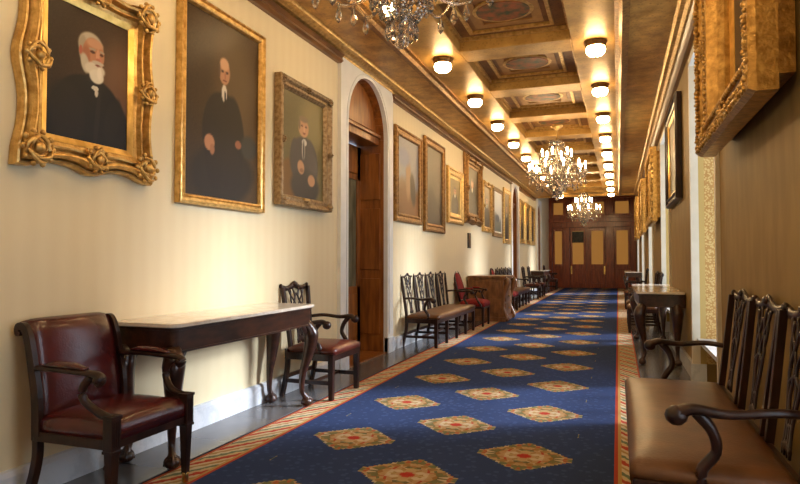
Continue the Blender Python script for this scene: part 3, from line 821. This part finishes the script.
ORN = [(0, 0), (0, .03), (.05, .05), (.12, .055), (.16, .038), (.22, .075), (.32, .10), (.42, .095), (.47, .045), (.62, .036), (.66, .062), (.73, .064), (.79, .034), (1, .024), (1, 0)]
picture(2.32, 3.22, 1.79, 2.88, .125, gold, portrait_bearded, 'nearest left wall portrait, white bearded man in ornate gilt frame with scrolled corners', orn=.125, wav=.045, liner=gold_bright, nu=110, prof=ORN, plate=True)
picture(3.53, 4.64, 1.66, 3.22, .075, gold, portrait_seated, 'tall portrait of a seated balding man in a plain gilt frame above the near console', nu=90, plate=False)
picture(4.86, 5.92, 1.76, 2.98, .11, gold_silver, portrait_green, 'portrait of a seated man on olive ground in worn silvery frame beside the arched doorway', nu=80, orn=.05, plate=True, prof=[(0, 0), (0, .07), (.1, .08), (.3, .07), (.5, .045), (.75, .05), (1, .02), (1, 0)])
picture(8.02, 9.24, 1.80, 3.17, .13, gold_dark, landscape((.52, .52, .55), (.50, .33, .16), [(.5, .5, .12, .3, 0, (.62, .45, .30), .5), (.3, .75, .3, .12, 0, (.45, .48, .60), .8), (.72, .35, .12, .22, .2, (.25, .18, .1), .5)]), 'blue and tan painting in a brown gilt frame just beyond the arched doorway')
picture(9.40, 10.6, 1.72, 3.28, .14, gold_dark, landscape((.36, .32, .26), (.27, .23, .18)), 'tall dim grey brown painting, second beyond the arched doorway')
picture(10.82, 12.0, 1.94, 3.0, .16, gold, figure((.45, .38, .20), (.25, .2, .12)), 'smaller gold framed painting above the far end of the dark settee', liner=gold_bright)
picture(12.14, 13.65, 2.03, 3.44, .22, gold_dark, figure((.25, .2, .12), (.12, .1, .08)), 'dark painting in a heavy carved gilt frame high above the wall plaque', orn=.10, wav=.03, prof=ORN)
picture(13.92, 14.98, 1.91, 3.12, .13, gold, figure((.40, .30, .15), (.2, .14, .08)), 'amber toned painting in gold frame just after the heavy carved frame', orn=.06)
picture(15.16, 16.46, 1.84, 3.12, .12, gold_silver, landscape((.80, .82, .82), (.45, .48, .45), [(.5, .35, .25, .1, 0, (.3, .36, .42), .6)]), 'pale bright landscape in a light frame, the whitest picture on the wall', liner=white_paint)
picture(16.66, 17.76, 1.70, 3.25, .14, gold, figure((.45, .36, .2), (.22, .17, .1)), 'tall gilt framed painting directly before the second arched doorway')
for i, (a, b, lab) in enumerate(((19.6, 20.7, 'tall narrow looking gilt painting first after the second arched doorway'), (20.85, 22.0, 'middle of three gilt paintings between the two far doorways'), (22.15, 23.25, 'gilt painting at the far end of the left wall before the last doorway'))):
    picture(a, b, 1.78, 3.2, .16, gold, figure((.42 - .06 * i, .36 - .05 * i, .2), (.2, .16, .1)), lab, nu=24)
# right wall pictures, one on each pier between the windows
BIG = [(.30, 0), (.30, .085), (0, .085), (0, .17), (.05, .20), (.16, .21), (.26, .17), (.34, .15), (.55, .155), (.62, .17), (.75, .16), (.88, .10), (1, .06), (1, 0)]
picture(2.97, 4.80, 1.98, 3.46, .30, gold_deep, figure((.22, .16, .10), (.10, .08, .06)), 'huge deep gilt frame with carved border hanging above the near right settee', right=True, prof=BIG, orn=.12, beads=.055, liner=gold_bright, tilt=0)
picture(8.05, 9.72, 2.0, 3.30, .13, dark_wood, figure((.30, .2, .1), (.1, .08, .06)), 'painting in slim dark frame on the right wall above the marble topped table', right=True, liner=gold_bright, depth=1.5)
for i, (a, lab) in enumerate(((11.85, 'deep gold frame on the right wall, next after the slim dark one'), (16.45, 'deep gold frame on the right wall, second beyond the slim dark one'), (21.1, 'farthest deep gold frame on the right wall'))):
    picture(a, a + 2.1, 1.95, 3.3, .24, gold, figure((.35, .25, .12), (.15, .1, .07)), lab, right=True, prof=BIG, nu=24, depth=.8, beads=.1)

# little wall plaque and one switch
pl = empty('wall_plaque', (XL, 12.62, 1.66)); tag(pl, 'small dark plaque on the cream wall below the heavy carved frame', 'plaque')
MB().box(0, .025, -.12, .12, -.16, .16).build('plate', black_metal, pl, .006)
MB().box(.025, .03, -.09, .09, -.13, .13).build('raised_panel', bronze, pl)

# ------------------------------------------------------------------ chippendale chairs and settees
# local: +x forward, y across, z up, origin on the floor under the seat
def chippendale(n, pitch, name, seat_mat, wood=dark_wood, narrow_back=0, zt=1.0, armed=True, seat_name='seat', depth=.50):
    W = n * pitch; r = empty(name); xf, xb = depth / 2, -depth / 2 + .03
    hw = W / 2
    st = MB().cushion(xb + .01, xf + .01, -hw + .012, hw - .012, .40, .475, .03, .015, 12 if n < 2 else 18)
    st.build(seat_name, seat_mat, r)
    m = MB(); m.box(xf - .03, xf, -hw, hw, .345, .41); m.box(xb - .02, xb + .01, -hw, hw, .345, .44)
    for s in (-1, 1): m.box(xb, xf - .03, s * hw - .015 - .012 * s, s * hw + .015 - .012 * s, .345, .41)
    m.build('seat_rail', wood, r, .004)
    for i in range(n + 1):
        y = -hw + W * i / n; y = max(-hw + .024, min(hw - .024, y))
        MB().sweep([(xf - .026, y, .41), (xf - .026, y, 0)], [.052, .042], [.052, .042], square=True, up=(0, 1, 0)).build('leg', wood, r, .003)
        MB().sweep(curve([(xb, y, .40), (xb - .005, y, .25), (xb - .055, y, 0)], 5), .036, .044, square=True, up=(0, 1, 0)).build('leg', wood, r, .003)
        MB().box(xb - .01, xf - .03, y - .010, y + .010, .13, .165).build('stretcher', wood, r)
    if n > 1: MB().box(-.01, .012, -hw + .02, hw - .02, .135, .16).build('stretcher', wood, r)
    else: MB().box(.02, .04, -hw + .02, hw - .02, .135, .16).build('stretcher', wood, r)
    MB().box(xb - .045, xb - .022, -hw + .02, hw - .02, .16, .195).build('stretcher', wood, r)
    bw = pitch - narrow_back
    for k in range(n):
        yc = -hw + pitch * (k + .5)
        X = lambda z: xb - .005 - .075 * max(0, (z - .40)) / .6
        for s in (-1, 1):
            hb = bw / 2 - .02
            pts = curve([(X(.40), yc + s * (hb - .035), .40), (X(.6), yc + s * (hb - .03), .6), (X(.82), yc + s * (hb - .012), .82), (X(zt - .01), yc + s * (hb + .002), zt - .006)], 5)
            MB().sweep(pts, .036, .036, square=True, up=(0, 1, 0)).build('stile', wood, r, .003)
        # crest rail: serpentine with raised centre and curled ears
        hb = bw / 2
        pts = [(X(zt) - (.012 if abs(t) < .8 else .02), yc + t * (hb - .004), zt - .012 + .028 * math.exp(-(t / .28) ** 2) + .018 * max(0, abs(t) - .72) / .28 - .008 * math.sin(abs(t) * PI)) for t in [i / 12 - 1 for i in range(25)]]
        hh = [.05 + .020 * math.exp(-((i / 12 - 1) / .2) ** 2) - .018 * (abs(i / 12 - 1) > .85) for i in range(25)]
        cr = MB().sweep(pts, .026, hh, n=8)
        for s in (-1, 1): cr.ball((X(zt) - .012, yc + s * (hb - .012), zt + .006), (.016, .02, .022))
        cr.ball((X(zt), yc, zt + .018), (.018, .04, .022))
        cr.build('crest_rail', wood, r)
        # pierced splat
        sp = MB()
        def rib(pl, w=.016):
            w *= 1.35
            q = curve([(X(z), yc + y, z) for y, z in pl], 5); sp.sweep(q, .014, w, square=True, up=(1, 0, 0)) if False else sp.sweep(q, w, .013, n=6, up=(1, 0, 0))
        b0 = .46
        H = zt - .02 - b0
        for s in (-1, 1):
            rib([(s * .055, b0), (s * .042, b0 + .22 * H), (s * .075, b0 + .45 * H), (s * .085, b0 + .65 * H), (s * .03, b0 + .84 * H), (s * .06, b0 + H)], .020)
            rib([(s * .022, b0), (s * .016, b0 + .25 * H), (s * .040, b0 + .42 * H), (s * .012, b0 + .62 * H), (s * .05, b0 + .76 * H), (s * .11, b0 + .88 * H), (s * .14, b0 + .99 * H)], .015)
            rib([(s * .075, b0 + .62 * H), (s * .11, b0 + .78 * H), (s * .10, b0 + .97 * H)], .014)
        rib([(-.06, b0 + .02), (0, b0 + .04), (.06, b0 + .02)], .04)
        rib([(-.05, b0 + .25 * H), (0, b0 + .22 * H), (.05, b0 + .25 * H)], .014)
        rib([(-.075, b0 + .52 * H), (0, b0 + .58 * H), (.075, b0 + .52 * H)], .016)
        rib([(-.03, b0 + .84 * H), (0, b0 + .90 * H), (.03, b0 + .84 * H)], .016)
        sp.build('splat', wood, r)
    if armed:
        for s in (-1, 1):
            y = s * (hw - .02); X0 = xb - .04
            pts = curve([(X0, y - s * .02, .69), (X0 + .12, y + s * .02, .70), (X0 + .28, y + s * .035, .685), (X0 + .40, y + s * .03, .695), (X0 + .455, y + s * .03, .675)], 5)
            a = MB().sweep(pts, lerps([.040, .042, .048, .064, .07], len(pts)), lerps([.032, .034, .036, .046, .052], len(pts)), n=8)
            a.ball((X0 + .455, y + s * .03, .668), (.042, .042, .038)); a.build('arm', wood, r)
            pts = curve([(X0 + .385, y + s * .03, .685), (X0 + .335, y + s * .025, .62), (X0 + .32, y + s * .01, .54), (X0 + .37, y, .46), (X0 + .36, y, .38)], 5)
            MB().sweep(pts, lerps([.048, .042, .040, .044, .046], len(pts)), n=8).build('arm_support', wood, r)
    return r

# single armchair beyond the console
ac = chippendale(1, .60, 'armchair', leather_maroon, narrow_back=.08, zt=1.0)
ac.location = (-2.645, 5.23, 0); ac.rotation_euler = (0, 0, .0)
tag(ac, 'dark carved armchair with pierced back and maroon leather seat beyond the near console', 'armchair')
# four-back settee
se = chippendale(4, .60, 'settee', leather_brown, zt=1.02)
se.location = (-2.665, 9.53, 0)
tag(se, 'dark four back openwork settee with brown leather seat against the left wall', 'settee')
# near right settee
sr = chippendale(3, .66, 'settee', leather_brown, zt=1.03, depth=.60)
sr.location = (.345, 3.52, 0); sr.rotation_euler = (0, 0, PI)
tag(sr, 'near dark settee with three carved openwork backs and tan leather seat at right', 'settee')
s2 = copy_tree(se, (-2.665, 16.75, 0), 0, 'far dark settee with tan leather seat behind the brown wooden desk')
tag(s2, s2['label'], 'settee')
for (x, y, rz, lab) in ((-2.66, 20.3, 0, 'dark armchair just past the second arched doorway at left'), (-2.66, 21.6, 0, 'dark armchair between the second doorway and the far dark table'),
                        (.40, 11.5, PI, 'tan seated dark armchair at right beyond the marble topped table'), (.40, 12.6, PI, 'second dark armchair beyond the right marble topped table'), (.40, 16.9, PI, 'small looking dark armchair far down the right wall'), (-2.66, 26.3, 0, 'dark armchair beside the wooden end doors at left')):
    c = copy_tree(ac, (x, y, 0), rz, lab)
    if rz:
        for p_ in c.children:
            if p_.name.startswith('seat') and 'rail' not in p_.name: p_.data = p_.data.copy(); p_.data.materials[0] = leather_brown

# ------------------------------------------------------------------ oxblood leather armchair (nearest, left)
def leather_armchair():
    r = empty('leather_armchair'); w = .29; xf = .27
    MB().cushion(-.22, xf - .01, -w + .005, w - .005, .375, .475, .035, .025, 14).build('seat', leather_red, r)
    m = MB(); m.box(xf - .05, xf - .012, -w, w, .335, .385)
    for s in (-1, 1): m.box(-.24, xf - .03, s * (w - .015) - .017, s * (w - .015) + .017, .335, .385)
    m.box(-.26, -.22, -w, w, .335, .40); m.build('seat_rail', dark_wood, r, .004)
    # scrolled back, leather over a curved panel
    prof = curve([(-.205, .42), (-.215, .55), (-.245, .70), (-.275, .84), (-.305, .915), (-.345, .945), (-.385, .925), (-.385, .885)], 5)
    back = curve([(-.375, .875), (-.345, .90), (-.325, .88), (-.30, .80), (-.275, .68), (-.255, .55), (-.25, .42)], 4)
    hw = .265
    mb = MB(); vs = []; ny = 13
    full = [(p.x, p.y) for p in [Vector((q[0], q[1], 0)) for q in prof]] + [(q[0], q[1]) for q in back]
    n = len(full); npf = len(prof)
    for j in range(ny):
        t = j / (ny - 1) * 2 - 1; y = hw * t
        edge = 1 - abs(t) ** 8
        for i, (x, z) in enumerate(full):
            bul = .022 * (1 - t * t) * math.sin(PI * min(1, i / npf)) if i < npf - 12 else 0
            vs.append((x + bul - .012 * (1 - edge) * (i < npf), y, z - .012 * (1 - edge)))
    fs = [(j * n + i, j * n + (i + 1) % n, (j + 1) * n + (i + 1) % n, (j + 1) * n + i) for j in range(ny - 1) for i in range(n)]
    fs += [tuple(range(n))[::-1], tuple(range((ny - 1) * n, ny * n))]
    mb.add(vs, fs, True); mb.build('backrest', leather_red, r)
    for s in (-1, 1):
        y = s * (hw + .016)
        pts = curve([(-.225, y, .36), (-.232, y, .55), (-.260, y, .70), (-.292, y, .84), (-.325, y, .905), (-.362, y, .905), (-.365, y, .875), (-.345, y, .87)], 5)
        MB().sweep(pts, lerps([.05, .05, .046, .044, .04, .036, .03, .02], len(pts)), .030, square=True, up=(0, 1, 0)).build('back_frame', dark_wood, r, .004)
        MB().sweep(curve([(-.235, s * (w - .02), .38), (-.235, s * (w - .02), .25), (-.275, s * (w - .02), .1), (-.325, s * (w - .02), 0)], 5), .038, .042, square=True, up=(0, 1, 0)).build('leg', dark_wood, r, .004)
        # front leg: panelled block and tapering shaft with brass castor cup
        yl = s * (w - .022)
        l = MB(); l.box(xf - .055, xf + .002, yl - .029, yl + .029, .33, .485)
        l.box(xf - .06, xf + .007, yl - .034, yl + .034, .485, .50); l.box(xf - .058, xf + .005, yl - .032, yl + .032, .318, .333)
        l.sweep([(xf - .027, yl, .32), (xf - .027, yl, .05)], [.050, .032], square=True, up=(0, 1, 0))
        for q in (-.014, 0, .014): l.box(xf + .002, xf + .006, yl + q - .003, yl + q + .003, .35, .47)
        lg = l.build('leg', dark_wood, r, .003)
        MB().lathe([(.013, 0), (.018, .005), (.018, .04), (.02, .055), (.014, .06)], (xf - .027, yl, 0), 10).build('castor_cup', brass, lg)
        # arm
        ya = s * (w + .0)
        pts = curve([(-.245, s * (hw + .01), .70), (-.12, ya, .705), (.05, ya, .70), (.16, ya, .695), (.20, ya, .675), (.185, ya, .645), (.16, ya, .655)], 5)
        MB().sweep(pts, lerps([.04, .045, .05, .055, .052, .045, .03], len(pts)), lerps([.03, .03, .032, .034, .03, .024, .016], len(pts)), n=8).ball((.178, ya, .668), (.026, .032, .026)).build('arm', dark_wood, r)
        MB().sweep(curve([(-.17, ya, .722), (-.10, ya, .73), (.02, ya, .728), (.10, ya, .718)], 5), lerps([.035, .058, .058, .04], 16), lerps([.01, .035, .035, .012], 16), n=10).build('arm_pad', leather_red, r)
        pts = curve([(.13, ya, .68), (.085, ya, .63), (.085, ya, .57), (.14, yl, .515), (.21, yl, .49), (.255, yl, .485)], 5)
        MB().sweep(pts, .042, lerps([.044, .042, .040, .040, .042, .036], len(pts)), n=8).build('arm_support', dark_wood, r)
    return r
la = leather_armchair(); la.location = (-2.55, 2.595, .0)
tag(la, 'oxblood leather armchair with scrolled arms, nearest seat at the left', 'armchair')

# ------------------------------------------------------------------ marble-topped consoles
def console(L, D, H, name='console_table', wood=table_wood):
    r = empty(name); x0, x1 = -D / 2, D / 2; y0, y1 = -L / 2, L / 2; R = .07
    def outline(e):
        pts = [(x0 - 0, y0 - e), (x1 - R + e * 0, y0 - e)]
        pts += [(x1 + e - (R + e) + (R + e) * math.sin(t), y0 - e + (R + e) - (R + e) * math.cos(t)) for t in [PI / 2 * i / 5 for i in range(1, 6)]]
        nseg = 10; 
        for i in range(1, nseg):
            t = i / nseg; pts.append((x1 + e + .012 * math.sin(PI * t) * (1 if .2 < t < .8 else .6), y0 + R + (y1 - y0 - 2 * R) * t))
        pts += [(x1 + e - (R + e) + (R + e) * math.cos(t), y1 + e - (R + e) + (R + e) * math.sin(t)) for t in [PI / 2 * i / 5 for i in range(0, 6)]]
        pts += [(x0, y1 + e)]
        return pts
    MB().prism(outline(.0), 'z', H - .026, H).build('marble_top', top_marble, r, .006)
    MB().prism(outline(-.022), 'z', H - .045, H - .026).prism(outline(-.035), 'z', H - .17, H - .045).prism(outline(-.028), 'z', H - .182, H - .168).build('apron', wood, r, .003)
    for a in (0, 1):
        for b in (0, 1):
            cx = (x1 - .08) if a else (x0 + .085); cy = (y0 + .075) if b == 0 else (y1 - .075)
            dx = 1 if a else -.0; dy = -1 if b == 0 else 1
            k = .030
            zt = H - .16
            P = lambda o, z: (cx + dx * o * .8, cy + dy * o * .8, z)
            pts = curve([P(.00, zt), P(.050, zt * .86), P(.035, zt * .66), P(-.012, zt * .40), P(-.020, zt * .20), P(.000, .09), P(.02, .055)], 5)
            l = MB().sweep(pts, lerps([.10, .135, .105, .062, .044, .046, .065], len(pts)), n=8, up=(0, 1, 0)).build('leg', wood, r)
            f = MB().ball(P(.02, .036), (.050, .050, .038), 10, 8)
            for q in range(4):
                t = q * PI / 2 + PI / 4
                f.sweep(curve([P(.015, .085), (P(.02, 0)[0] + .036 * math.cos(t), P(.02, 0)[1] + .036 * math.sin(t), .06), (P(.02, 0)[0] + .046 * math.cos(t), P(.02, 0)[1] + .046 * math.sin(t), .02)], 3), .018, n=6)
            f.build('claw_foot', wood, l)
            kn = MB()
            for q in range(5):
                t = q / 4
                kn.ball((P(.05 - .02 * t, 0)[0], P(.05 - .02 * t, 0)[1], zt * .93 - t * .16), (.034 - .016 * t, .034 - .016 * t, .026), 8, 6)
            kn.sweep(curve([(cx + dx * .0, cy - dy * .12, zt - .0), (cx + dx * .02, cy - dy * .07, zt - .03), P(.02, zt * .84)], 4), lerps([.02, .04, .05], 9), n=6)
            kn.build('carved_knee', wood, l)
    return r
ct = console(1.80, .50, .87); ct.location = (-2.715, 3.86, 0)
tag(ct, 'long dark wood console table with marble top between the two near left chairs', 'console table')
cr_ = console(2.55, .54, .87); cr_.location = (.465, 9.10, 0); cr_.rotation_euler = (0, 0, PI)
tag(cr_, 'marble topped dark console table against the right wall past the window', 'console table')
c3 = copy_tree(ct, (-2.715, 23.2, 0), 0, 'far dark console table at left before the last doorway')
c4 = copy_tree(cr_, (.465, 22.2, 0), PI, 'pale topped console table far down the right wall near the end doors')

# ------------------------------------------------------------------ red upholstered armchair
def red_chair():
    r = empty('upholstered_armchair'); w = .28; xf = .26
    MB().cushion(-.20, xf, -w, w, .37, .48, .04, .03, 12).build('seat', red_cloth, r)
    m = MB(); m.box(-.22, xf - .01, -w - .005, w + .005, .33, .375); m.build('seat_rail', dark_wood, r, .004)
    # arched back
    n = 16; zc = .74; prof = [(-.25, .46)] + [(.25 * math.cos(PI - PI * i / n), zc + .30 * math.sin(PI * i / n)) for i in range(n + 1)] + [(.25, .46)]
    m = MB()
    X = lambda z: -.21 - .13 * (z - .46) / .5
    pts = [(X(z), y, z) for y, z in prof]
    m.sweep(pts, .034, .04, n=8, up=(1, 0, 0)); m.sweep([(X(.47), -.25, .47), (X(.47), .25, .47)], .035, n=6); m.build('back_frame', dark_wood, r)
    m = MB(); rings = []
    inner = [(y * .92, .49 + (z - .46) * .90) for y, z in prof]
    k = len(inner); cz = .72
    layers = [(1.0, 0), (.96, .022), (.75, .034), (.4, .042)]
    vs = []
    for sc, d in layers: vs += [(X(cz + (z - cz) * sc) + d, y * sc, cz + (z - cz) * sc) for y, z in inner]
    for sc, d in ((.96, -.018), (1.0, 0.001)): vs += [(X(cz + (z - cz) * sc) + d, y * sc, cz + (z - cz) * sc) for y, z in inner]
    fs = []
    for a, b in ((0, 1), (1, 2), (2, 3)):
        fs += [(a * k + i, a * k + (i + 1) % k, b * k + (i + 1) % k, b * k + i) for i in range(k)]
    fs.append(tuple(range(3 * k, 4 * k))); fs.append(tuple(range(4 * k, 5 * k))); fs += [(5 * k + i, 5 * k + (i + 1) % k, 4 * k + (i + 1) % k, 4 * k + i) for i in range(k)]
    m.add(vs, fs, True); m.build('backrest', red_cloth, r)
    for s in (-1, 1):
        y = s * (w - .02)
        MB().sweep([(xf - .03, y, .36), (xf - .03, y, 0)], [.05, .034], square=True, up=(0, 1, 0)).build('leg', dark_wood, r, .003)
        MB().sweep(curve([(-.20, y, .36), (-.21, y, .2), (-.27, y, 0)], 4), .038, square=True, up=(0, 1, 0)).build('leg', dark_wood, r, .003)
        ya = s * (w + .012)
        pts = curve([(-.25, s * .255, .68), (-.1, ya, .695), (.08, ya, .685), (.17, ya, .67)], 5)
        MB().sweep(pts, .045, .03, n=8).ball((.175, ya, .665), .03).build('arm', dark_wood, r)
        MB().sweep(curve([(.13, ya, .675), (.09, ya, .6), (.13, ya, .5), (.20, ya, .40), (.2, ya, .36)], 4), .036, n=8).build('arm_support', dark_wood, r)
        MB().sweep([(-.09, ya, .712), (.05, ya, .706)], .045, .03, n=8).build('arm_pad', red_cloth, r)
    return r
rc = red_chair(); rc.location = (-2.63, 11.6, 0)
tag(rc, 'red upholstered armchair with rounded back between settee and brown desk', 'armchair')
copy_tree(rc, (-2.60, 15.0, 0), 0, 'red seated armchair standing behind the brown wooden desk')

# ------------------------------------------------------------------ brown wooden desk
dk = empty('writing_desk', (-2.53, 12.85, 0)); tag(dk, 'brown carved wooden desk standing out from the left wall', 'desk')
w2, l2 = .40, .50
MB().box(-w2, w2 - .06, -l2 + .03, l2 - .03, .06, .88).build('body', brown_wood, dk, .006)
MB().box(-w2, w2 + .0, -l2, l2, .88, .925).box(-w2, w2 - .04, -l2 + .02, l2 - .02, .85, .88).build('desk_top', brown_wood, dk, .006)
MB().box(-w2, w2 - .03, -l2 + .01, l2 - .01, 0, .09).build('plinth', brown_wood, dk, .006)
for s in (-1, 1):
    m = MB(); y = s * (l2 - .07)
    pts = curve([(w2 - .03, y, .86), (w2 + .01, y, .80), (w2 - .02, y, .68), (w2 - .07, y, .5), (w2 - .08, y, .3), (w2 - .03, y, .14), (w2 - .0, y, .05)], 5)
    m.sweep(pts, lerps([.10, .13, .11, .07, .06, .09, .10], len(pts)), .09, n=8, up=(0, 1, 0)); m.ball((w2 - .01, y, .80), (.045, .05, .045)); m.ball((w2 - .02, y, .05), (.05, .05, .05))
    m.build('scroll_pilaster', brown_wood, dk)
    p = MB()
    ys = s * (l2 - .03)
    for a, b in (((-w2 + .06), -.04), (.02, w2 - .12)):
        p.box(a, b, min(ys, ys + s * .012), max(ys, ys + s * .012), .16, .46); p.box(a, b, min(ys, ys + s * .012), max(ys, ys + s * .012), .52, .82)
    p.build('side_panel', brown_wood, dk, .005)
p = MB()
for z0, z1 in ((.14, .36), (.40, .60), (.64, .82)): p.box(w2 - .062, w2 - .045, -l2 + .16, l2 - .16, z0, z1)
dr = p.build('drawer_front', brown_wood, dk, .004)
MB().ball((w2 - .03, 0, .25), .018).ball((w2 - .03, 0, .5), .018).ball((w2 - .03, 0, .73), .018).build('knob', brass, dr)

# ------------------------------------------------------------------ lights
def area(name, loc, rot, sx, sy, power, col):
    l = bpy.data.lights.new(name, 'AREA'); l.shape = 'RECTANGLE'; l.size = sx; l.size_y = sy; l.energy = power; l.color = col
    o = bpy.data.objects.new(name, l); C.objects.link(o); o.location = loc; o.rotation_euler = rot; return o
for k, (a, b) in enumerate(wins):
    area('daylight', (XR + WD + .14, (a + b) / 2, 1.9), (0, PI / 2, 0), 2.7, b - a - .05, 30, (.74, .87, 1.0))

sl = bpy.data.lights.new('low_daylight', 'SUN'); sl.energy = 5.5; sl.angle = math.radians(17); sl.color = (.86, .92, 1.0)
s2_ = bpy.data.lights.new('high_daylight', 'SUN'); s2_.energy = 4.0; s2_.angle = math.radians(7); s2_.color = (.80, .88, 1.0)
so2 = bpy.data.objects.new('high_daylight', s2_); C.objects.link(so2); so2.location = (6, 8, 8)
so2.rotation_euler = Vector((-1, -.42, -.75)).to_track_quat('-Z', 'Y').to_euler()
so = bpy.data.objects.new('low_daylight', sl); C.objects.link(so)
so.rotation_euler = Vector((-1, -.48, -.36)).to_track_quat('-Z', 'Y').to_euler(); so.location = (6, 8, 6)
wd = bpy.data.worlds.new('world'); S.world = wd; wd.use_nodes = True
bg = wd.node_tree.nodes['Background']; bg.inputs[0].default_value = (.65, .8, 1, 1); bg.inputs[1].default_value = 1.2

# ------------------------------------------------------------------ camera
cam = bpy.data.cameras.new('camera'); co = bpy.data.objects.new('camera', cam); C.objects.link(co); S.camera = co
cam.sensor_width = 36; cam.lens = 610 / 800 * 36; cam.clip_start = .05; cam.clip_end = 100
co.location = (0, 0, 1.25)
co.rotation_euler = (PI / 2 + math.atan(18 / 610), 0, math.atan(218 / 610))
vs_ = S.view_settings; vs_.view_transform = 'Standard'; vs_.look = 'None'; vs_.gamma = 1; vs_.exposure = 0.22
S.cycles.max_bounces = 8; S.cycles.diffuse_bounces = 4; S.cycles.glossy_bounces = 4; S.cycles.transmission_bounces = 6; S.cycles.transparent_max_bounces = 8
S.cycles.use_denoising = True; S.cycles.sample_clamp_indirect = 6; S.cycles.caustics_reflective = False; S.cycles.caustics_refractive = False
